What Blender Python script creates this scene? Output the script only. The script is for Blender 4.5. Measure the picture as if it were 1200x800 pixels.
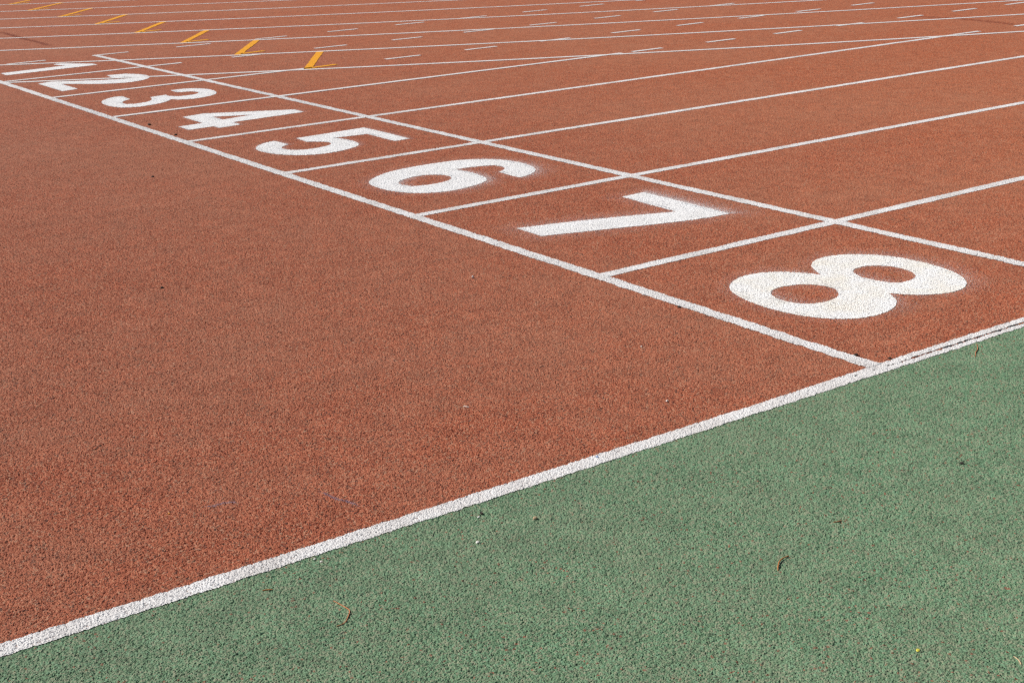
import bpy, bmesh, math, random
import numpy as np
from mathutils import Vector, Matrix
from mathutils.geometry import delaunay_2d_cdt

for _o in list(bpy.data.objects):
    bpy.data.objects.remove(_o)
scene = bpy.context.scene
C = scene.collection
R = math.radians
rng = random.Random(11)

# ------------------------------------------------------------------ camera
# world: x runs along the straight lanes, y across them towards the infield, z up
CAM_YAW, CAM_PITCH, CAM_ROLL = R(56.334), R(18.204), R(-2.398)
CAM_POS = Vector((-2.721, -2.328, 1.254))
cam_data = bpy.data.cameras.new("camera")
cam = bpy.data.objects.new("camera", cam_data)
C.objects.link(cam)
scene.camera = cam
cam_data.sensor_fit = 'HORIZONTAL'
cam_data.sensor_width = 36.0
cam_data.lens = 36.0 * 1622.1 / 1200.0
cam_data.clip_start = 0.05
cam_data.clip_end = 5000.0
cam_data.dof.use_dof = True
cam_data.dof.focus_distance = 3.0
cam_data.dof.aperture_fstop = 18.0
_f = Vector((math.cos(CAM_YAW) * math.cos(CAM_PITCH), math.sin(CAM_YAW) * math.cos(CAM_PITCH), -math.sin(CAM_PITCH)))
_r = Vector((math.sin(CAM_YAW), -math.cos(CAM_YAW), 0.0))
_u = _r.cross(_f)
_r2 = _r * math.cos(CAM_ROLL) + _u * math.sin(CAM_ROLL)
_u2 = -_r * math.sin(CAM_ROLL) + _u * math.cos(CAM_ROLL)
M4 = Matrix(((_r2.x, _u2.x, -_f.x, CAM_POS.x), (_r2.y, _u2.y, -_f.y, CAM_POS.y), (_r2.z, _u2.z, -_f.z, CAM_POS.z), (0, 0, 0, 1)))
cam.matrix_world = M4

# ------------------------------------------------------------------ sky and sun
SUN_EL = R(43)
SUN_AZ = Vector((-0.832, 0.554, 0)) * 0.97 + Vector((0.554, 0.832, 0)) * 0.25
SUN_AZ.normalize()
to_sun = Vector((SUN_AZ.x * math.cos(SUN_EL), SUN_AZ.y * math.cos(SUN_EL), math.sin(SUN_EL)))
world = bpy.data.worlds.new("World")
scene.world = world
world.use_nodes = True
wn = world.node_tree
bg = wn.nodes["Background"]
sky = wn.nodes.new("ShaderNodeTexSky")
sky.sky_type = 'NISHITA'
sky.sun_disc = False
sky.sun_elevation = SUN_EL
sky.sun_rotation = math.atan2(SUN_AZ.x, SUN_AZ.y)
wn.links.new(sky.outputs[0], bg.inputs[0])
bg.inputs[1].default_value = 0.055
sun_data = bpy.data.lights.new("sun", 'SUN')
sun_data.energy = 4.8
sun_data.angle = R(0.53)
sun_data.color = (1.0, 0.955, 0.90)
sun = bpy.data.objects.new("sun", sun_data)
C.objects.link(sun)
sun.location = to_sun * 50
sun.rotation_euler = (-to_sun).to_track_quat('-Z', 'Y').to_euler()

scene.view_settings.view_transform = 'Standard'
scene.view_settings.look = 'None'
scene.view_settings.exposure = 0.0
scene.view_settings.gamma = 1.0
scene.view_settings.use_curve_mapping = False
scene.cycles.use_denoising = False
scene.cycles.filter_width = 1.15
scene.cycles.max_bounces = 2
scene.cycles.feature_set = 'EXPERIMENTAL'      # fine dicing of the granular relief
scene.cycles.dicing_rate = 0.7
scene.cycles.offscreen_dicing_scale = 8.0
scene.cycles.max_subdivisions = 11

# ------------------------------------------------------------------ node helpers
class NT:
    def __init__(self, tree):
        self.t = tree
    def n(self, kind, **kw):
        nd = self.t.nodes.new(kind)
        for k, v in kw.items():
            setattr(nd, k, v)
        return nd
    def put(self, sock, v):
        if isinstance(v, bpy.types.NodeSocket):
            self.t.links.new(v, sock)
        else:
            sock.default_value = v
    def math(self, op, a, b=0.0, c=None, clamp=False):
        nd = self.n("ShaderNodeMath", operation=op, use_clamp=clamp)
        self.put(nd.inputs[0], a)
        self.put(nd.inputs[1], b)
        if c is not None:
            self.put(nd.inputs[2], c)
        return nd.outputs[0]
    def rng(self, v, a, b, c=0.0, d=1.0, smooth=False):
        nd = self.n("ShaderNodeMapRange")
        nd.interpolation_type = 'SMOOTHSTEP' if smooth else 'LINEAR'
        for s, x in zip(nd.inputs[:5], (v, a, b, c, d)):
            self.put(s, x)
        return nd.outputs[0]
    def mix(self, f, a, b, blend='MIX'):
        nd = self.n("ShaderNodeMix", data_type='RGBA', blend_type=blend)
        self.put(nd.inputs[0], f)
        self.put(nd.inputs[6], a)
        self.put(nd.inputs[7], b)
        return nd.outputs[2]
    def noise(self, vec, scale, detail=2.0, rough=0.5, dist=0.0):
        nd = self.n("ShaderNodeTexNoise", noise_dimensions='2D')
        self.put(nd.inputs['Vector'], vec)
        nd.inputs['Scale'].default_value = scale
        nd.inputs['Detail'].default_value = detail
        nd.inputs['Roughness'].default_value = rough
        nd.inputs['Distortion'].default_value = dist
        return nd.outputs[0]
    def noise_col(self, vec, scale, detail=1.0):
        nd = self.n("ShaderNodeTexNoise", noise_dimensions='2D')
        self.put(nd.inputs['Vector'], vec)
        nd.inputs['Scale'].default_value = scale
        nd.inputs['Detail'].default_value = detail
        return nd.outputs[1]
    def vor(self, vec, scale, feature='F1'):
        nd = self.n("ShaderNodeTexVoronoi", voronoi_dimensions='2D', feature=feature)
        self.put(nd.inputs['Vector'], vec)
        nd.inputs['Scale'].default_value = scale
        return nd
    def vmath(self, op, a, b):
        nd = self.n("ShaderNodeVectorMath", operation=op)
        self.put(nd.inputs[0], a)
        self.put(nd.inputs[1], b)
        return nd.outputs[0]
    def vscale(self, a, s):
        nd = self.n("ShaderNodeVectorMath", operation='SCALE')
        self.put(nd.inputs[0], a)
        nd.inputs['Scale'].default_value = s
        return nd.outputs[0]
    def ramp(self, f, stops, interp='LINEAR'):
        nd = self.n("ShaderNodeValToRGB")
        cr = nd.color_ramp
        cr.interpolation = interp
        while len(cr.elements) < len(stops):
            cr.elements.new(0.5)
        for e, (p, c) in zip(cr.elements, stops):
            e.position = p
            e.color = (*c, 1.0)
        self.put(nd.inputs[0], f)
        return nd.outputs[0]
    def sep(self, col):
        nd = self.n("ShaderNodeSeparateColor")
        self.put(nd.inputs[0], col)
        return nd.outputs

# one relief for everything laid on the rubber: height in metres, cell = random colour of each granule
def relief_group():
    g = bpy.data.node_groups.new("rubber_relief", 'ShaderNodeTree')
    g.interface.new_socket("Height", in_out='OUTPUT', socket_type='NodeSocketFloat')
    g.interface.new_socket("Cell", in_out='OUTPUT', socket_type='NodeSocketColor')
    g.interface.new_socket("Low", in_out='OUTPUT', socket_type='NodeSocketFloat')
    g.interface.new_socket("Vector", in_out='OUTPUT', socket_type='NodeSocketVector')
    b = NT(g)
    pos = b.n("ShaderNodeNewGeometry").outputs['Position']
    warp = b.vscale(b.vmath('SUBTRACT', b.noise_col(pos, 210.0), (0.5, 0.5, 0.5)), 0.0036)
    vec = b.vmath('ADD', pos, warp)
    v = b.vor(vec, 240.0)
    gran = b.rng(v.outputs['Distance'], 0.62, 0.12, 0.0, 1.0, smooth=True)     # each crumb a rounded lump standing at its own height
    lift = b.sep(v.outputs['Color'])[1]
    cl = b.noise(pos, 105.0, 2.0, 0.6)
    pit = b.rng(cl, 0.27, 0.52, 0.0, 1.0, smooth=True)
    h = b.math('MULTIPLY', gran, b.math('MULTIPLY_ADD', lift, 0.0011, 0.0006))
    h = b.math('MULTIPLY_ADD', pit, 0.0014, h)
    h = b.math('MULTIPLY_ADD', cl, 0.0008, b.math('SUBTRACT', h, 0.0003))
    o = b.n("NodeGroupOutput")
    b.put(o.inputs['Height'], h)
    b.put(o.inputs['Cell'], v.outputs['Color'])
    b.put(o.inputs['Low'], h)
    b.put(o.inputs['Vector'], pos)
    return g
RELIEF = relief_group()

def new_mat(name):
    m = bpy.data.materials.new(name)
    m.use_nodes = True
    m.node_tree.nodes.clear()
    b = NT(m.node_tree)
    out = b.n("ShaderNodeOutputMaterial")
    p = b.n("ShaderNodeBsdfPrincipled")
    b.t.links.new(p.outputs[0], out.inputs[0])
    p.inputs['Roughness'].default_value = 0.85
    p.inputs['Specular IOR Level'].default_value = 0.3
    return m, b, p, out

def add_relief(m, b, p, out, mode, gain=1.0):
    grp = b.n("ShaderNodeGroup")
    grp.node_tree = RELIEF
    if mode == 'disp':
        d = b.n("ShaderNodeDisplacement")
        d.inputs['Midlevel'].default_value = 0.0
        d.inputs['Scale'].default_value = gain
        b.put(d.inputs['Height'], grp.outputs['Height'])
        b.put(out.inputs['Displacement'], d.outputs[0])
        m.displacement_method = 'DISPLACEMENT'
    elif mode == 'bump':
        d = b.n("ShaderNodeBump")
        d.inputs['Strength'].default_value = 1.0
        d.inputs['Distance'].default_value = gain
        b.put(d.inputs['Height'], grp.outputs['Height'])
        b.put(p.inputs['Normal'], d.outputs[0])
    return grp

def rubber(name, stops, dust, dust_amt, worn, light_drift=False):
    m, b, p, out = new_mat(name)
    grp = add_relief(m, b, p, out, 'disp')
    pos = grp.outputs['Vector']
    cell = b.sep(grp.outputs['Cell'])
    col = b.ramp(cell[0], stops, 'CONSTANT')
    # broad wear: dusty areas, streaks along the running direction
    big = b.noise(pos, 0.55, 4.0, 0.6)
    mid = b.noise(pos, 4.5, 3.0, 0.6)
    mp = b.n("ShaderNodeMapping")
    b.put(mp.inputs['Vector'], pos)
    mp.inputs['Scale'].default_value = (0.6, 1.9, 1.0)
    mp.inputs['Rotation'].default_value = (0, 0, R(-12))
    streak = b.noise(mp.outputs[0], 1.6, 3.0, 0.6)
    w = b.math('ADD', b.rng(big, 0.35, 0.7), b.math('MULTIPLY', b.rng(mid, 0.4, 0.75), 0.6))
    w = b.math('ADD', w, b.math('MULTIPLY', b.rng(streak, 0.42, 0.72), 0.3))
    w = b.math('MULTIPLY', w, dust_amt, clamp=True)
    col = b.mix(w, col, (*dust, 1.0))
    tone = b.rng(b.noise(pos, 11.0, 3.0, 0.65), 0.25, 0.75, 1.0 - worn, 1.0 + worn)
    hsv = b.n("ShaderNodeHueSaturation")
    b.put(hsv.inputs['Color'], col)
    b.put(hsv.inputs['Value'], tone)
    if light_drift:            # uneven light put into the colour: brighter and more orange past the start
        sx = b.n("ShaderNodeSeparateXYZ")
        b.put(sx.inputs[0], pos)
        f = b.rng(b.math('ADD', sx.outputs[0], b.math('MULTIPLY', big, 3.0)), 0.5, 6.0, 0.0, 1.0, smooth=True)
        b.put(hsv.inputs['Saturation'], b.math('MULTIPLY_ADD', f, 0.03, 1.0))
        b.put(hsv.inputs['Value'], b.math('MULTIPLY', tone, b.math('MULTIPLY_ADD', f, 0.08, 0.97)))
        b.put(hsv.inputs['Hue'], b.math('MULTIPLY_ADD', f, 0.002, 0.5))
    b.put(p.inputs['Base Color'], hsv.outputs[0])
    return m

def paint(name, col, alt, mode, wear=0.3, rough=0.7, gain=1.0):
    """road paint over the granules: the deep pores stay bare, traffic rubs the film thin in places"""
    m, b, p, out = new_mat(name)
    grp = add_relief(m, b, p, out, mode, gain)
    pos = grp.outputs['Vector']
    n = b.noise(pos, 7.0, 4.0, 0.65)
    c = b.mix(b.rng(n, 0.35, 0.7), (*col, 1.0), (*alt, 1.0))
    fine = b.noise(pos, 420.0, 1.0, 0.5)
    bare = b.math('MULTIPLY', b.rng(grp.outputs['Height'], 0.00055, 0.00015), 0.7 if mode == 'disp' else 0.0)
    thin = b.rng(b.math('ADD', b.math('MULTIPLY', fine, 0.75), b.math('MULTIPLY', b.noise(pos, 24.0, 3.0, 0.6), 0.25)), 0.74 - 0.12 * wear, 0.82 - 0.10 * wear, 0.0, 0.5)
    k = b.math('MAXIMUM', bare, thin)
    c = b.mix(k, c, (0.23, 0.13, 0.10, 1.0))
    b.put(p.inputs['Base Color'], c)
    p.inputs['Roughness'].default_value = rough
    return m

def plain(name, col, var=0.25, scale=300.0, rough=0.8):
    m, b, p, out = new_mat(name)
    pos = b.n("ShaderNodeNewGeometry").outputs['Position']
    n = b.noise(pos, scale, 3.0, 0.6)
    dark = tuple(c * (1 - var) for c in col)
    lite = tuple(min(1.0, c * (1 + var)) for c in col)
    b.put(p.inputs['Base Color'], b.mix(b.rng(n, 0.3, 0.7), (*dark, 1.0), (*lite, 1.0)))
    p.inputs['Roughness'].default_value = rough
    return m

def film(name, col, strength, scale=380.0, rough=0.8):
    """a thin uneven film (overspray, scuffs): cover follows the mesh attribute 'cover', broken up by the granules"""
    m, b, p, out = new_mat(name)
    grp = add_relief(m, b, p, out, 'disp')
    pos = grp.outputs['Vector']
    at = b.n("ShaderNodeAttribute", attribute_name="cover")
    fac = at.outputs['Fac']
    n = b.noise(pos, scale, 2.0, 0.6)
    t = b.math('SUBTRACT', 0.68, b.math('MULTIPLY', fac, 0.38))
    a = b.math('MULTIPLY', b.rng(n, t, b.math('ADD', t, 0.10)), strength)
    a = b.math('MULTIPLY', a, b.rng(fac, 0.0, 0.08))
    p.inputs['Base Color'].default_value = (*col, 1.0)
    b.put(p.inputs['Alpha'], a)
    return m

MAT = {}
RED = (0.40, 0.132, 0.078)
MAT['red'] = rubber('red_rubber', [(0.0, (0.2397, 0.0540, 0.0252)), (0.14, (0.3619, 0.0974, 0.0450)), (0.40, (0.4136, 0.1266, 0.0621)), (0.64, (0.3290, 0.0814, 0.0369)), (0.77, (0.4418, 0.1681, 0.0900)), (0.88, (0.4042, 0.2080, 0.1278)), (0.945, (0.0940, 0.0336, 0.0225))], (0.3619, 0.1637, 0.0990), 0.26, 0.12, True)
MAT['green'] = rubber('green_rubber', [(0.0, (0.0893, 0.1821, 0.0959)), (0.20, (0.1295, 0.2354, 0.1283)), (0.44, (0.1876, 0.2487, 0.1498)), (0.68, (0.1474, 0.2798, 0.1626)), (0.82, (0.2457, 0.2621, 0.1711)), (0.945, (0.0492, 0.0844, 0.0479)), (0.987, (0.2323, 0.0799, 0.0471))], (0.2010, 0.2443, 0.1540), 0.30, 0.13)
WHITE, WHITE2 = (0.80, 0.79, 0.78), (0.72, 0.71, 0.70)
MAT['white_near'] = paint('white_paint_on_granules', WHITE, WHITE2, 'disp', 0.5)
MAT['white_line'] = paint('white_line_paint', (0.77, 0.755, 0.74), (0.63, 0.60, 0.575), 'disp', 0.7)
MAT['white_far'] = paint('white_line_paint_distant', (0.80, 0.775, 0.755), (0.72, 0.68, 0.655), 'bump', 0.0, gain=0.5)
MAT['number'] = paint('number_paint', (0.84, 0.83, 0.82), (0.78, 0.765, 0.745), 'disp', 0.1)
MAT['cream'] = paint('cream_number_paint', (0.84, 0.83, 0.815), (0.81, 0.765, 0.68), 'disp', 0.1)
MAT['yellow'] = paint('yellow_paint', (0.84, 0.36, 0.008), (0.80, 0.34, 0.012), 'bump', 0.0, gain=0.5)
MAT['faded_yellow'] = film('faded_yellow_paint', (0.55, 0.30, 0.08), 0.6)
MAT['spray'] = film('white_overspray', (0.80, 0.77, 0.76), 0.85)
MAT['blue_scuff'] = film('blue_grey_scuff', (0.30, 0.27, 0.36), 0.5)
MAT['dark_scuff'] = film('dark_red_scuff', (0.22, 0.045, 0.025), 0.4, 40.0)
MAT['crack'] = plain('crack_dirt', (0.035, 0.028, 0.024))
MAT['grass'] = plain('infield_ground', (0.07, 0.10, 0.035), 0.4, 3.0, 0.95)
MAT['pebble'] = plain('pale_pebble', (0.72, 0.68, 0.62))
MAT['tan'] = plain('tan_bit', (0.50, 0.36, 0.22))
MAT['clod'] = plain('dark_clod', (0.035, 0.025, 0.02))
MAT['twig'] = plain('brown_twig', (0.46, 0.17, 0.05))
MAT['fibre'] = plain('orange_fibre', (0.50, 0.20, 0.09))
MAT['thread'] = plain('dark_thread', (0.05, 0.025, 0.02))
MAT['petal'] = plain('yellow_petal', (0.62, 0.55, 0.08))
MAT['bluebit'] = plain('blue_bit', (0.30, 0.45, 0.75))
MAT['orangebit'] = plain('orange_bit', (0.70, 0.28, 0.06))

# ------------------------------------------------------------------ object helpers
def link(name, me, mat, parent=None, dice=False):
    o = bpy.data.objects.new(name, me)
    C.objects.link(o)
    if mat is not None and not me.materials:
        me.materials.append(MAT[mat])
    if parent is not None:
        o.parent = parent
    if dice:
        md = o.modifiers.new("relief", 'SUBSURF')
        md.subdivision_type = 'SIMPLE'
        md.levels = 0
        md.render_levels = 0
        o.cycles.use_adaptive_subdivision = True
    return o

def mesh(name, verts, faces):
    me = bpy.data.meshes.new(name)
    me.from_pydata(verts, [], faces)
    me.update()
    return me

def tag(o, label, cat, group=None):
    o['label'] = label
    o['category'] = cat
    if group:
        o['group'] = group
    return o

def empty(name, loc=(0, 0, 0)):
    o = bpy.data.objects.new(name, None)
    o.empty_display_size = 0.1
    C.objects.link(o)
    o.location = loc
    return o

def breaks(near_lo, near_hi, step, far_lo, far_hi):
    v = list(np.arange(near_lo, near_hi + 1e-6, step))
    s, x = step, near_hi
    while x < far_hi:
        s *= 1.5
        x = min(far_hi, x + s)
        v.append(x)
    s, x, pre = step, near_lo, []
    while x > far_lo:
        s *= 1.5
        x = max(far_lo, x - s)
        pre.append(x)
    return pre[::-1] + v

def sheet(name, xs, ys, z, mat, dice):
    vs = [(x, y, z) for y in ys for x in xs]
    nx = len(xs)
    fs = [(j * nx + i, j * nx + i + 1, (j + 1) * nx + i + 1, (j + 1) * nx + i) for j in range(len(ys) - 1) for i in range(nx - 1)]
    o = link(name, mesh(name, vs, fs), mat, dice=dice)
    o['kind'] = 'structure'
    return o

def ribbon(pts, width, jitter, seed):
    """a painted stripe along pts with slightly uneven edges"""
    rr = random.Random(seed)
    P = [Vector((p[0], p[1], 0)) for p in pts]
    vs, fs = [], []
    a = b = 0.0
    for i, p in enumerate(P):
        t = (P[min(i + 1, len(P) - 1)] - P[max(i - 1, 0)]).normalized()
        nrm = Vector((-t.y, t.x, 0))
        a = 0.55 * a + rr.gauss(0, jitter)
        b = 0.55 * b + rr.gauss(0, jitter)
        w = width if not callable(width) else width(i / max(1, len(P) - 1))
        q1, q2 = p + nrm * (w / 2 + a), p - nrm * (w / 2 + b)
        vs += [(q1.x, q1.y), (q2.x, q2.y)]
        if i:
            k = 2 * i
            fs.append((k - 2, k - 1, k + 1, k))
    return vs, fs

def stripe(name, pts, width, z, mat, parent=None, dice=False, jitter=0.0012, seed=1):
    vs, fs = ribbon(pts, width, jitter, seed)
    return link(name, mesh(name, [(x, y, z) for x, y in vs], fs), mat, parent, dice)

def seg(x0, y0, x1, y1, step):
    n = max(2, int(math.hypot(x1 - x0, y1 - y0) / step) + 1)
    return [(x0 + (x1 - x0) * i / (n - 1), y0 + (y1 - y0) * i / (n - 1)) for i in range(n)]

# ------------------------------------------------------------------ the place: measured layout
LW = 1.22                        # lane width
SECOND = 1.126                   # distance between the two cross lines
BR, BT = 49.111, 27.595          # radius of the outermost bend line; where the bend meets the straight
LINE = 0.05
Z1, Z2, Z3, ZF = 0.0038, 0.0012, 0.0018, 0.0043   # film over the relief (Z2, Z3), flat far stripes (Z1, ZF)

base = link('ground', mesh('ground', [(-2000, -2000, -0.08), (2000, -2000, -0.08), (2000, 2000, -0.08), (-2000, 2000, -0.08)], [(0, 1, 2, 3)]), 'grass')
base['kind'] = 'structure'
XS = breaks(-4.0, 10.0, 0.5, -60.0, 110.0)
sheet('running_track', XS, breaks(0.0, 19.0, 0.5, 0.0, 108.0), 0.0, 'red', True)
sheet('green_apron', XS, breaks(-3.0, 0.0, 0.5, -14.0, 0.0), 0.0, 'green', True)

# outlines of the lane numbers, metres from the start line and from the outer line of the lane
GLYPH = {1: [[(0.669, 0.865), (0.715, 0.869), (0.765, 0.805), (0.833, 0.692), (0.901, 0.601), (0.901, 0.487), (0.66, 0.469), (0.155, 0.419), (0.155, 0.596), (0.701, 0.669), (0.674, 0.715), (0.651, 0.783), (0.651, 0.842)]], 2: [[(0.715, 0.928), (0.774, 0.928), (0.851, 0.896), (0.915, 0.819), (0.942, 0.715), (0.942, 0.601), (0.905, 0.487), (0.833, 0.396), (0.742, 0.351), (0.651, 0.351), (0.569, 0.387), (0.487, 0.465), (0.396, 0.578), (0.296, 0.705), (0.296, 0.319), (0.174, 0.287), (0.174, 0.869), (0.283, 0.915), (0.396, 0.815), (0.51, 0.715), (0.624, 0.633), (0.724, 0.592), (0.787, 0.592), (0.819, 0.624), (0.815, 0.678), (0.774, 0.71), (0.687, 0.705)]], 3: [[(0.186, 0.726), (0.219, 0.795), (0.274, 0.861), (0.337, 0.896), (0.39, 0.886), (0.379, 0.7), (0.319, 0.664), (0.277, 0.606), (0.264, 0.538), (0.28, 0.484), (0.319, 0.453), (0.369, 0.45), (0.426, 0.467), (0.465, 0.513), (0.491, 0.568), (0.511, 0.676), (0.574, 0.705), (0.631, 0.697), (0.619, 0.636), (0.633, 0.605), (0.665, 0.552), (0.718, 0.534), (0.776, 0.546), (0.831, 0.587), (0.848, 0.628), (0.838, 0.679), (0.813, 0.732), (0.742, 0.747), (0.728, 0.771), (0.737, 0.893), (0.807, 0.912), (0.877, 0.892), (0.932, 0.833), (0.961, 0.75), (0.957, 0.629), (0.928, 0.509), (0.898, 0.454), (0.837, 0.399), (0.769, 0.363), (0.696, 0.349), (0.63, 0.369), (0.591, 0.401), (0.573, 0.458), (0.541, 0.402), (0.492, 0.355), (0.43, 0.324), (0.348, 0.297), (0.274, 0.289), (0.225, 0.307), (0.181, 0.364), (0.157, 0.458), (0.161, 0.582), (0.173, 0.671)]], 4: [[(0.478, 0.901), (0.946, 0.601), (0.946, 0.465), (0.469, 0.437), (0.469, 0.319), (0.328, 0.301), (0.328, 0.383), (0.174, 0.374), (0.174, 0.533), (0.328, 0.546), (0.333, 0.869)], [(0.465, 0.733), (0.678, 0.61), (0.465, 0.578)]], 5: [[(0.49, 0.854), (0.895, 0.884), (0.92, 0.882), (0.929, 0.852), (0.921, 0.376), (0.827, 0.371), (0.82, 0.402), (0.831, 0.68), (0.643, 0.707), (0.652, 0.678), (0.673, 0.626), (0.678, 0.543), (0.663, 0.455), (0.641, 0.411), (0.615, 0.382), (0.558, 0.349), (0.479, 0.318), (0.398, 0.309), (0.322, 0.325), (0.257, 0.378), (0.206, 0.458), (0.18, 0.548), (0.173, 0.631), (0.18, 0.706), (0.196, 0.745), (0.228, 0.795), (0.278, 0.845), (0.33, 0.871), (0.365, 0.869), (0.372, 0.826), (0.374, 0.714), (0.327, 0.69), (0.302, 0.66), (0.287, 0.621), (0.291, 0.572), (0.314, 0.526), (0.353, 0.495), (0.411, 0.488), (0.469, 0.493), (0.529, 0.519), (0.56, 0.555), (0.571, 0.6), (0.555, 0.647), (0.524, 0.68), (0.482, 0.708)]], 6: [[(0.202, 0.748), (0.235, 0.785), (0.307, 0.846), (0.387, 0.888), (0.47, 0.905), (0.569, 0.906), (0.67, 0.906), (0.766, 0.898), (0.834, 0.87), (0.89, 0.823), (0.933, 0.756), (0.956, 0.688), (0.96, 0.605), (0.952, 0.52), (0.935, 0.46), (0.91, 0.416), (0.868, 0.371), (0.817, 0.341), (0.776, 0.33), (0.748, 0.33), (0.743, 0.378), (0.756, 0.5), (0.806, 0.524), (0.829, 0.545), (0.837, 0.577), (0.84, 0.625), (0.829, 0.652), (0.78, 0.682), (0.738, 0.694), (0.692, 0.701), (0.64, 0.704), (0.659, 0.649), (0.664, 0.58), (0.656, 0.491), (0.638, 0.414), (0.622, 0.384), (0.582, 0.355), (0.518, 0.329), (0.44, 0.306), (0.374, 0.298), (0.307, 0.314), (0.251, 0.347), (0.207, 0.4), (0.175, 0.475), (0.163, 0.561), (0.171, 0.656), (0.184, 0.711)], [(0.285, 0.632), (0.32, 0.666), (0.382, 0.698), (0.443, 0.708), (0.497, 0.691), (0.537, 0.65), (0.552, 0.596), (0.536, 0.541), (0.503, 0.504), (0.452, 0.486), (0.392, 0.478), (0.336, 0.489), (0.296, 0.512), (0.277, 0.558), (0.276, 0.604)]], 7: [[(0.827, 0.904), (0.95, 0.913), (0.938, 0.372), (0.815, 0.361), (0.699, 0.401), (0.496, 0.488), (0.186, 0.587), (0.189, 0.753), (0.344, 0.722), (0.542, 0.66), (0.81, 0.541)]], 8: [[(0.233, 0.845), (0.28, 0.88), (0.338, 0.907), (0.399, 0.911), (0.453, 0.886), (0.494, 0.848), (0.526, 0.801), (0.543, 0.761), (0.549, 0.738), (0.577, 0.808), (0.607, 0.846), (0.64, 0.872), (0.679, 0.892), (0.727, 0.898), (0.777, 0.886), (0.826, 0.853), (0.863, 0.81), (0.892, 0.76), (0.907, 0.699), (0.912, 0.63), (0.909, 0.566), (0.898, 0.505), (0.879, 0.451), (0.854, 0.406), (0.821, 0.368), (0.78, 0.34), (0.74, 0.328), (0.699, 0.328), (0.647, 0.343), (0.604, 0.373), (0.571, 0.411), (0.548, 0.455), (0.536, 0.419), (0.511, 0.385), (0.479, 0.357), (0.441, 0.337), (0.392, 0.323), (0.332, 0.319), (0.283, 0.332), (0.242, 0.36), (0.211, 0.399), (0.186, 0.444), (0.167, 0.504), (0.159, 0.567), (0.159, 0.641), (0.171, 0.71), (0.19, 0.769), (0.209, 0.811)], [(0.278, 0.705), (0.305, 0.723), (0.347, 0.734), (0.392, 0.727), (0.435, 0.704), (0.465, 0.667), (0.476, 0.623), (0.463, 0.579), (0.433, 0.543), (0.392, 0.517), (0.348, 0.511), (0.303, 0.521), (0.268, 0.54), (0.249, 0.576), (0.247, 0.624), (0.257, 0.671)], [(0.652, 0.706), (0.681, 0.723), (0.719, 0.728), (0.757, 0.715), (0.782, 0.691), (0.802, 0.654), (0.806, 0.608), (0.792, 0.556), (0.77, 0.524), (0.735, 0.504), (0.695, 0.5), (0.658, 0.511), (0.637, 0.537), (0.622, 0.577), (0.619, 0.628), (0.634, 0.677)]]}

# ------------------------------------------------------------------ cross lines and the line along the green
def cross_line(name, x, y1, label, seed):
    step = 0.01
    o = stripe(name, seg(x, 0.026, x, y1, step), LINE, Z3, 'white_line', dice=True, jitter=0.0015, seed=seed)
    return tag(o, label, 'track line')
cross_line('start_line', 0.0, 8 * LW + 0.025, 'long white start line crossing all eight lanes at the feet of the numbers', 3)
cross_line('cross_line', SECOND, 8 * LW + 0.02, 'white cross line running past the tops of the numbers', 4)

edge = empty('edge_line')
tag(edge, 'white line along the joint between red track and green apron', 'track line')
def edge_piece(x0, x1, step, y, w, seed, jit, dice=True, mat='white_line'):
    return stripe('stripe', seg(x0, y, x1, y, step), w, Z2 if dice else ZF, mat, edge, dice, jit, seed)
edge_piece(-60, -3.5, 1.0, 0.0, LINE, 20, 0.001, False, 'white_far')
def edge_strip(x0, x1, low, high, seed):
    rr = random.Random(seed)
    vs, fs = [], []
    p = q = 0.0
    n = int((x1 - x0) / 0.007)
    for i in range(n + 1):
        x = x0 + (x1 - x0) * i / n
        p, q = 0.5 * p + rr.gauss(0, 0.0012), 0.5 * q + rr.gauss(0, 0.0012)
        vs += [(x, high(x) + p, Z2), (x, low(x) + q, Z2)]
        if i:
            fs.append((2 * i - 2, 2 * i - 1, 2 * i + 1, 2 * i))
    link('stripe', mesh('stripe', vs, fs), 'white_line', edge, True)
def ease(t):
    t = min(1.0, max(0.0, t))
    return t * t * (3 - 2 * t)
TOP = lambda x: 0.0215 + 0.0125 * ease((x + 0.5) / 0.9)
BOT = lambda x: -0.0255 + 0.003 * ease((x + 0.5) / 0.9)
edge_strip(-3.4995, 0.02, BOT, TOP, 21)
edge_strip(0.0205, 2.6, lambda x: 0.004 + 0.0016 * ease(x / 0.2), TOP, 22)          # red side of the split line
edge_strip(0.0205, 2.6, BOT, lambda x: 0.0005 + 0.0005 * math.sin(x * 31), 23)      # green side of the split line
edge_piece(2.6005, 110, 1.0, 0.0, LINE, 24, 0.001, False, 'white_far')
# the open seam in the split part of the line: short dark stretches of uneven width
sx = -0.10
k = 0
while sx < 2.5:
    ln = rng.uniform(0.02, 0.07) if sx > 0.12 else rng.uniform(0.006, 0.02)
    wid = rng.uniform(0.0045, 0.0080) if sx > 0.16 else rng.uniform(0.002, 0.004)
    pts = [(x, 0.0028 + 0.0012 * math.sin(x * 60) + 0.0006 * math.sin(x * 190)) for x in np.linspace(sx, sx + ln, max(3, int(ln / 0.006)))]
    stripe('seam', pts, (lambda t, w=wid: w * (0.35 + 0.65 * math.sin(math.pi * min(max(t, 0.05), 0.95)))), 0.0044, 'crack', edge, False, 0.0005, 100 + k)['kind'] = 'stuff'
    sx += ln + (rng.uniform(0.008, 0.04) if sx > 0.12 else rng.uniform(0.02, 0.06))
    k += 1

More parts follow.
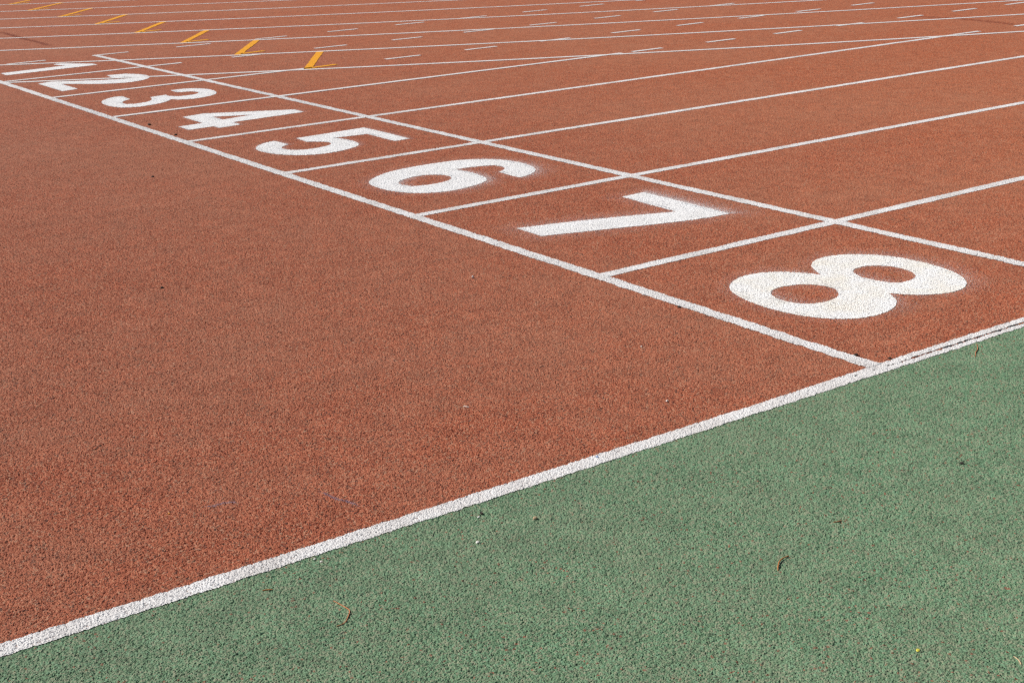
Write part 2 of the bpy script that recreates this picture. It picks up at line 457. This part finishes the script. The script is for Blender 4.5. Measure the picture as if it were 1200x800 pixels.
# ------------------------------------------------------------------ straight lane lines: solid up to the bend, dashed across it
DASH0, DASHP, DASHL = 1.115, 0.752, 0.315
def straight_line(k):
    y = k * LW
    xb = BT - math.sqrt(BR * BR - (BR - y) ** 2)
    end = {7: 1.43, 6: 1.98}.get(k, xb + 0.12)
    root = empty('straight_lane_line', (0, 0, 0))
    near = k <= 4
    mat = 'white_line' if near else 'white_far'
    if k < 8:
        stop = min(end, 9.6)
        stripe('solid_stripe', seg(0.0255, y, stop, y, 0.02 if near else 0.05), LINE, Z2 if near else ZF, mat, root, near, 0.0010, 40 + k)
        if end > stop:
            stripe('solid_stripe', seg(stop + 0.0005, y, end, y, 0.5), LINE, ZF, 'white_far', root, False, 0.001, 60 + k)
    x = DASH0 - DASHP if k == 8 else DASH0
    while x < 10.4:
        if x > end - 0.1:
            j = rng.uniform(-0.012, 0.012)
            stripe('dash', seg(x + j, y + rng.uniform(-.004, .004), x + j + DASHL + rng.uniform(-.012, .012), y + rng.uniform(-.004, .004), 0.04), 0.045, ZF, 'white_far', root, False, 0.001, int(1000 * x) + k)
        x += DASHP
    tag(root, {1: 'nearest straight lane line, separating the 7 from the 8',
               2: 'straight lane line running between the 6 and the bare lane of 7',
               3: 'straight lane line passing close under the foot of number 5',
               4: 'straight lane line under the 4 that meets the outermost curve far right',
               5: 'straight lane line under the 3 that meets the outermost curve mid picture',
               6: 'straight lane line under the 2 that meets the curve at the largest yellow mark',
               7: 'straight lane line under the 1, ending just past the second cross line',
               8: 'row of white dashes starting above number 1, farthest of the dashed lines'}[k], 'track line', 'straight lane lines')
for k in range(1, 9):
    straight_line(k)

# ------------------------------------------------------------------ bend lines
def arc(r, a0, a1, step):
    n = max(2, int(abs(a1 - a0) * r / step))
    return [(BT + r * math.cos(a0 + (a1 - a0) * i / n), BR + r * math.sin(a0 + (a1 - a0) * i / n)) for i in range(n + 1)]
BEND = ['outermost curved white lane line, running through the number 2',
        'second curved white lane line from outside, brushing the top of number 1',
        'third curved white lane line counted from the numbers',
        'fourth curved white lane line counted from the numbers',
        'fifth curved white lane line counted from the numbers',
        'sixth curved white lane line counted from the numbers',
        'seventh curved white lane line, second from the top edge at left',
        'curved white lane line in the far left corner, farthest of all']
for j in range(8):
    r = BR - j * LW
    o = stripe('bend_lane_line', arc(r, R(-90), R(-215), 0.10), 0.054, Z1, 'white_far', None, False, 0.0008, 200 + j)
    tag(o, BEND[j], 'track line', 'curved lane lines')

# ------------------------------------------------------------------ yellow marks on the bend lanes
YANG = [-121.53, -122.36, -123.20, -124.10, -125.07, -126.14, -127.26, -128.32]
YLAB = ['largest yellow mark, in the curved lane nearest the camera', 'second yellow mark from the right',
        'third yellow mark from the right', 'fourth yellow mark from the right', 'fifth yellow mark from the right',
        'sixth yellow mark from the right', 'seventh yellow mark, second from the far left corner',
        'farthest yellow mark, cut by the top edge at far left']
for j, a in enumerate(YANG):
    r0, r1 = BR - j * LW - 0.02, BR - (j + 1) * LW + 0.03
    ca, sa = math.cos(R(a)), math.sin(R(a))
    root = empty('zone_mark', (0, 0, 0))
    p0, p1 = (BT + r0 * ca, BR + r0 * sa), (BT + r1 * ca, BR + r1 * sa)
    stripe('bar', seg(p0[0], p0[1], p1[0], p1[1], 0.04), 0.06, ZF, 'yellow', root, False, 0.0015, 300 + j)
    q = (p0[0] + 0.06 * -ca + 0.022, p0[1] + 0.06 * -sa)
    stripe('tick', seg(q[0], q[1], q[0] + 0.23, q[1] + 0.03, 0.03), 0.055, ZF, 'yellow', root, False, 0.001, 320 + j)
    tag(root, YLAB[j], 'track mark', 'yellow marks across the curved lanes')

# ------------------------------------------------------------------ lane numbers
def turn(a, b, c):
    u, v = (b[0] - a[0], b[1] - a[1]), (c[0] - b[0], c[1] - b[1])
    return abs(math.degrees(math.atan2(u[0] * v[1] - u[1] * v[0], u[0] * v[0] + u[1] * v[1])))
def rounded(pts, limit):
    """smooth the runs between corners"""
    n = len(pts)
    corner = [turn(pts[i - 1], pts[i], pts[(i + 1) % n]) > limit for i in range(n)]
    P = [Vector((p[0], p[1])) for p in pts]
    for _ in range(2):
        P = [P[i] if corner[i] else P[i] * 0.5 + (P[i - 1] + P[(i + 1) % n]) * 0.25 for i in range(n)]
    out = []
    for i in range(n):
        p0, p1, p2, p3 = P[i - 1], P[i], P[(i + 1) % n], P[(i + 2) % n]
        if corner[i]:
            p0 = p1 - (p2 - p1)
        if corner[(i + 1) % n]:
            p3 = p2 + (p2 - p1)
        m = max(2, int((p2 - p1).length / 0.008))
        for s in range(m):
            t = s / m
            q = 0.5 * ((2 * p1) + (p2 - p0) * t + (2 * p0 - 5 * p1 + 4 * p2 - p3) * t * t + (3 * p1 - p0 - 3 * p2 + p3) * t ** 3)
            out.append((q.x, q.y))
    return out
def inside(polys, x, y):
    c = False
    for q in polys:
        for (a, b), (cc, d) in zip(q, q[1:] + q[:1]):
            if (b > y) != (d > y) and x < (cc - a) * (y - b) / (d - b) + a:
                c = not c
    return c
def number_mesh(polys, z, seed):
    rr = random.Random(seed)
    vs, es = [], []
    for q in polys:
        k = len(vs)
        vs += [Vector((x + rr.gauss(0, 0.0009), y + rr.gauss(0, 0.0009))) for x, y in q]
        es += [(k + i, k + (i + 1) % len(q)) for i in range(len(q))]
    rim = np.array([(v.x, v.y) for v in vs])
    for x in np.arange(rim[:, 0].min(), rim[:, 0].max(), 0.022):
        for y in np.arange(rim[:, 1].min(), rim[:, 1].max(), 0.022):
            if np.hypot(rim[:, 0] - x, rim[:, 1] - y).min() > 0.011 and inside(polys, x, y):
                vs.append(Vector((x, y)))
    ov, oe, of = delaunay_2d_cdt(vs, es, [], 0, 1e-6)[:3]
    keep = [f for f in of if inside(polys, sum(ov[i].x for i in f) / len(f), sum(ov[i].y for i in f) / len(f))]
    return mesh('lane_number', [(v.x, v.y, z) for v in ov], [tuple(f) for f in keep])
def overspray(polys, z, amount, spread, bias, parent):
    E = []
    for q in polys:
        E += [(a, b) for a, b in zip(q, q[1:] + q[:1])]
    A = np.array([e[0] for e in E]); B = np.array([e[1] for e in E])
    lo, hi = A.min(0) - 0.16, A.max(0) + 0.16
    g = 0.012
    xs, ys = np.arange(lo[0], hi[0], g), np.arange(lo[1], hi[1], g)
    idx, verts, cov = {}, [], []
    cover = np.zeros((len(xs), len(ys)))
    AB = B - A
    L2 = (AB ** 2).sum(1) + 1e-12
    X, Y = np.meshgrid(xs, ys, indexing='ij')
    best = np.full(X.shape, 1e9)
    bx, by = np.zeros(X.shape), np.zeros(X.shape)
    ins = np.zeros(X.shape, bool)
    for (ax, ay), (cx, cy), l2 in zip(A, B, L2):
        t = np.clip(((X - ax) * (cx - ax) + (Y - ay) * (cy - ay)) / l2, 0, 1)
        dx, dy = X - ax - (cx - ax) * t, Y - ay - (cy - ay) * t
        d = np.hypot(dx, dy)
        m = d < best
        best = np.where(m, d, best)
        bx, by = np.where(m, dx, bx), np.where(m, dy, by)
        if ay != cy:
            ins ^= ((ay > Y) != (cy > Y)) & (X < (cx - ax) * (Y - ay) / (cy - ay) + ax)
    w = 0.35 + 0.65 * np.maximum(0.0, (bx * bias[0] + by * bias[1]) / (best + 1e-6))
    cover = np.where(best > 0.003, amount * w * np.exp(-best / spread), amount * 0.7)
    cover[ins & (best > 0.02)] = 0.0
    for i in range(len(xs)):
        for j in range(len(ys)):
            if cover[i, j] > 0.04:
                idx[i, j] = len(verts)
                verts.append((xs[i], ys[j], z))
                cov.append(float(cover[i, j]))
    faces = [(idx[i, j], idx[i + 1, j], idx[i + 1, j + 1], idx[i, j + 1]) for (i, j) in idx if (i + 1, j) in idx and (i, j + 1) in idx and (i + 1, j + 1) in idx]
    if not faces:
        return
    me = mesh('overspray', verts, faces)
    at = me.attributes.new('cover', 'FLOAT', 'POINT')
    at.data.foreach_set('value', cov)
    o = link('overspray', me, 'spray', parent, True)
    o['kind'] = 'stuff'
NLAB = {1: 'white painted number 1 at the far left end of the row', 2: 'white painted number 2 crossed by the outermost curved line',
        3: 'white painted number 3, its two round bowls open to the far side', 4: 'white painted number 4 with its small closed triangle',
        5: 'white painted number 5, fourth number counted from the green apron', 6: 'white painted number 6 with overspray beside its bowl',
        7: 'white painted number 7 with misty overspray along its top edge', 8: 'large cream white number 8 nearest the green apron'}
SPRAY = {8: (0.48, 0.042, (0.95, 0.1)), 7: (0.70, 0.056, (1.0, 0.0)), 6: (0.62, 0.044, (0.8, -0.6)), 5: (0.5, 0.02, (1, 0)), 4: (0.5, 0.02, (1, 0))}
for n, polys in GLYPH.items():
    lo = LW * (8 - n)
    polys = [rounded([(x, y + lo) for x, y in q], 34 if n in (3, 5, 6, 8) else 27) for q in polys]
    me = number_mesh(polys, Z2, 500 + n)
    o = link('lane_number', me, 'cream' if n == 8 else 'number', None, True)
    tag(o, NLAB[n], 'lane number', 'lane numbers along the start line')
    if n in SPRAY:
        overspray(polys, 0.0008, SPRAY[n][0], SPRAY[n][1], SPRAY[n][2], o)

# ------------------------------------------------------------------ scuffs, stones and litter
def smear(name, pts, width, mat, label, cat, cover=0.8):
    P = []
    for a, b in zip(pts, pts[1:]):
        P += seg(a[0], a[1], b[0], b[1], 0.02)[:-1]
    P.append(pts[-1])
    vs, cov, fs = [], [], []
    n = len(P)
    prof = (0.0, 0.6, 1.0, 0.6, 0.0)
    for i, p in enumerate(P):
        a, b = P[max(0, i - 1)], P[min(n - 1, i + 1)]
        t = Vector((b[0] - a[0], b[1] - a[1])).normalized()
        nr = Vector((-t.y, t.x))
        endf = min(1.0, min(i, n - 1 - i) / max(1.0, n * 0.15))
        for s, c in enumerate(prof):
            off = (s - 2) / 2 * width / 2
            vs.append((p[0] + nr.x * off, p[1] + nr.y * off, 0.0008))
            cov.append(cover * c * endf)
        if i:
            k = 5 * i
            for s in range(4):
                fs.append((k - 5 + s, k + s, k + s + 1, k - 4 + s))
    me = mesh(name, vs, fs)
    me.attributes.new('cover', 'FLOAT', 'POINT').data.foreach_set('value', cov)
    o = link(name, me, mat, None, True)
    return tag(o, label, cat)
smear('blue_scuff', [(-1.77, 0.342), (-1.748, 0.329), (-1.723, 0.331), (-1.704, 0.321), (-1.696, 0.303)], 0.014, 'blue_scuff', 'faint blue grey scuff on the red track, left of the two', 'scuff mark')
smear('blue_scuff', [(-1.534, 0.263), (-1.525, 0.226), (-1.52, 0.188), (-1.508, 0.167), (-1.502, 0.144), (-1.496, 0.117)], 0.014, 'blue_scuff', 'faint blue grey scuff near the white edge line, right of the two', 'scuff mark')
smear('dark_scuff', [(1.20, 13.2), (1.174, 12.485), (1.144, 11.984), (1.139, 11.477), (1.10, 10.8)], 0.10, 'dark_scuff', 'dark red streak across the curved lanes at far left', 'scuff mark', 1.0)
smear('dark_scuff', [(7.25, 6.3), (7.385, 5.86), (7.381, 5.583), (7.32, 5.272), (7.20, 4.8)], 0.16, 'dark_scuff', 'dark red streak across the curved lanes at far right', 'scuff mark', 0.8)

def stone(name, x, y, r, mat, label, cat, flat=0.6, group=None, seed=0, z=0.0022):
    rr = random.Random(seed + int(abs(x * 9173)) + int(abs(y * 7331)))
    bm = bmesh.new()
    bmesh.ops.create_icosphere(bm, subdivisions=2, radius=r)
    ax = Vector((rr.uniform(0.75, 1.25), rr.uniform(0.75, 1.25), flat))
    dirs = [(Vector((rr.uniform(-1, 1), rr.uniform(-1, 1), rr.uniform(-1, 1))).normalized(), rr.uniform(0.55, 0.9)) for _ in range(7)]
    for v in bm.verts:
        for d, lim in dirs:                       # knock flat facets off
            h = v.co.dot(d)
            if h > lim * r:
                v.co -= d * (h - lim * r)
        v.co = Vector((v.co.x * ax.x, v.co.y * ax.y, v.co.z * ax.z))
    me = bpy.data.meshes.new(name)
    bm.to_mesh(me)
    bm.free()
    o = link(name, me, mat)
    o.location = (x, y, z + r * flat * 0.55)
    o.rotation_euler = (0, 0, rr.uniform(0, 6.28))
    return tag(o, label, cat, group)
PB = 'loose stones on the track'
stone('pebble', -0.322, 1.498, 0.0062, 'pebble', 'white pebble on open red track below the number 6', 'stone', 0.8, PB)
stone('pebble', -0.36, 0.557, 0.0036, 'pebble', 'tiny white pebble on red track left of the number 8', 'stone', 0.7, PB)
stone('pebble', -0.587, 0.181, 0.0036, 'pebble', 'tiny pale pebble on red track close to the white edge line', 'stone', 0.7, PB)
stone('pebble', -1.241, -0.166, 0.0055, 'tan', 'tan pebble on the green apron in the middle of the picture', 'stone', 0.7, PB)
stone('pebble', -1.329, -0.084, 0.0032, 'pebble', 'tiny pale pebble on green just below the edge line', 'stone', 0.6, PB)
stone('pebble', -1.395, -0.182, 0.0042, 'pebble', 'cream pebble on green, left of the tan pebble', 'stone', 0.6, PB)
CL = 'dark crumbs on the track'
stone('crumb', -0.032, 0.774, 0.0065, 'clod', 'black crumb on the lower edge of the start line beside the 8', 'crumb', 0.5, CL)
stone('crumb', 0.031, 0.118, 0.0072, 'clod', 'black crumb on the upper edge of the start line near green', 'crumb', 0.5, CL)
stone('crumb', 0.078, 0.039, 0.0055, 'clod', 'black crumb in the corner by the edge line', 'crumb', 0.5, CL)
stone('crumb', 0.073, 5.618, 0.010, 'clod', 'dark crumb on red beneath the number 3', 'crumb', 0.6, CL)
stone('crumb', 0.049, 5.139, 0.010, 'clod', 'dark crumb above the start line beside the number 4', 'crumb', 0.6, CL)
stone('crumb', -0.492, 4.051, 0.008, 'clod', 'dark crumb on open red track below the number 4', 'crumb', 0.5, CL)
stone('crumb', -1.184, 2.114, 0.0065, 'clod', 'dark crumb on open red track at left', 'crumb', 0.5, CL)
stone('crumb', -1.314, -0.074, 0.0045, 'clod', 'black crumb on green touching the edge line', 'crumb', 0.5, CL)
stone('crumb', -0.345, -0.533, 0.0042, 'clod', 'black crumb on the green apron at right', 'crumb', 0.5, CL)
stone('petal', -1.034, -0.991, 0.0045, 'petal', 'small yellow petal near the bottom edge of the green', 'petal', 0.3)
stone('blue_crumb', -0.944, 0.008, 0.0035, 'bluebit', 'tiny pale blue crumb on the white edge line', 'crumb', 0.5, None, 0, 0.0035)
stone('orange_crumb', -1.839, 0.354, 0.0038, 'orangebit', 'tiny orange crumb on red track at lower left', 'crumb', 0.4)

def tube(name, pts, r, mat, label, cat, z=0.003, taper=0.5, lift=0.0, group=None):
    P = []
    n = len(pts)
    for i in range(n - 1):
        p0, p1, p2, p3 = pts[max(0, i - 1)], pts[i], pts[i + 1], pts[min(n - 1, i + 2)]
        for s in range(4):
            t = s / 4
            P.append(tuple(0.5 * (2 * p1[k] + (p2[k] - p0[k]) * t + (2 * p0[k] - 5 * p1[k] + 4 * p2[k] - p3[k]) * t * t + (3 * p1[k] - p0[k] - 3 * p2[k] + p3[k]) * t ** 3) for k in (0, 1)))
    P.append(tuple(pts[-1]))
    vs, fs = [], []
    m = len(P)
    for i, p in enumerate(P):
        a, b = P[max(0, i - 1)], P[min(m - 1, i + 1)]
        t = Vector((b[0] - a[0], b[1] - a[1], 0)).normalized()
        nr = Vector((-t.y, t.x, 0))
        u = i / (m - 1)
        rad = r * (1 - taper * abs(2 * u - 1) ** 2) * (1 + 0.12 * math.sin(i * 1.7))
        zz = z + lift * math.sin(math.pi * u)
        for k in range(6):
            w = k * math.pi / 3
            vs.append((p[0] + nr.x * rad * math.cos(w), p[1] + nr.y * rad * math.cos(w), zz + rad * math.sin(w)))
        if i:
            for k in range(6):
                q = 6 * (i - 1)
                fs.append((q + k, q + (k + 1) % 6, q + 6 + (k + 1) % 6, q + 6 + k))
    fs.append(tuple(range(5, -1, -1)))
    fs.append(tuple(range(6 * (m - 1), 6 * m)))
    return tag(link(name, mesh(name, vs, fs), mat), label, cat, group)
tube('twig', [(-0.957, -0.612), (-0.972, -0.613), (-0.988, -0.619), (-1.005, -0.632), (-1.015, -0.642)], 0.0013, 'twig', 'curved orange brown twig lying on the green apron', 'twig', 0.0035, 0.3, 0.0015)
tube('fibre', [(-1.737, -0.214), (-1.734, -0.232), (-1.731, -0.251), (-1.731, -0.267), (-1.744, -0.285), (-1.759, -0.30), (-1.776, -0.302)], 0.0012, 'fibre', 'hook shaped orange fibre on the green at lower left', 'fibre', 0.003)
tube('twig', [(-1.825, -0.093), (-1.816, -0.0965), (-1.808, -0.102)], 0.0012, 'twig', 'short brown stick on green below the edge line at left', 'twig', 0.003)
tube('thread', [(-1.858, 0.823), (-1.843, 0.824), (-1.831, 0.835), (-1.816, 0.843), (-1.804, 0.841)], 0.0007, 'thread', 'dark wavy thread on red track at left', 'thread', 0.003)
tube('thread', [(-1.872, 0.94), (-1.863, 0.941), (-1.853, 0.946)], 0.0006, 'thread', 'short dark thread beyond the wavy thread', 'thread', 0.003)
tube('straw', [(-0.926, -1.10), (-0.930, -1.113), (-0.938, -1.124)], 0.0012, 'tan', 'tan straw in the lower right corner of the green', 'straw', 0.003)
tube('straw', [(-1.003, 0.487), (-0.999, 0.479), (-0.995, 0.472)], 0.0013, 'pebble', 'tiny white straw on red track near the middle', 'straw', 0.003)
stone('paint_flake', -1.687, -0.038, 0.0028, 'pebble', 'white paint flake on green under the edge line, left of two', 'paint flake', 0.4)
stone('paint_flake', -1.682, -0.056, 0.0032, 'pebble', 'white paint flake on green under the edge line, right of two', 'paint flake', 0.4)
tube('fibre', [(-0.78, -0.562), (-0.771, -0.566), (-0.761, -0.567)], 0.0012, 'fibre', 'short orange fibre on green, upper right of the twig', 'fibre', 0.003)
tube('fibre', [(0.258, -0.098), (0.29, -0.075), (0.314, -0.062), (0.348, -0.033)], 0.0013, 'fibre', 'thin red fibre on green by the right end of the edge line', 'fibre', 0.003)
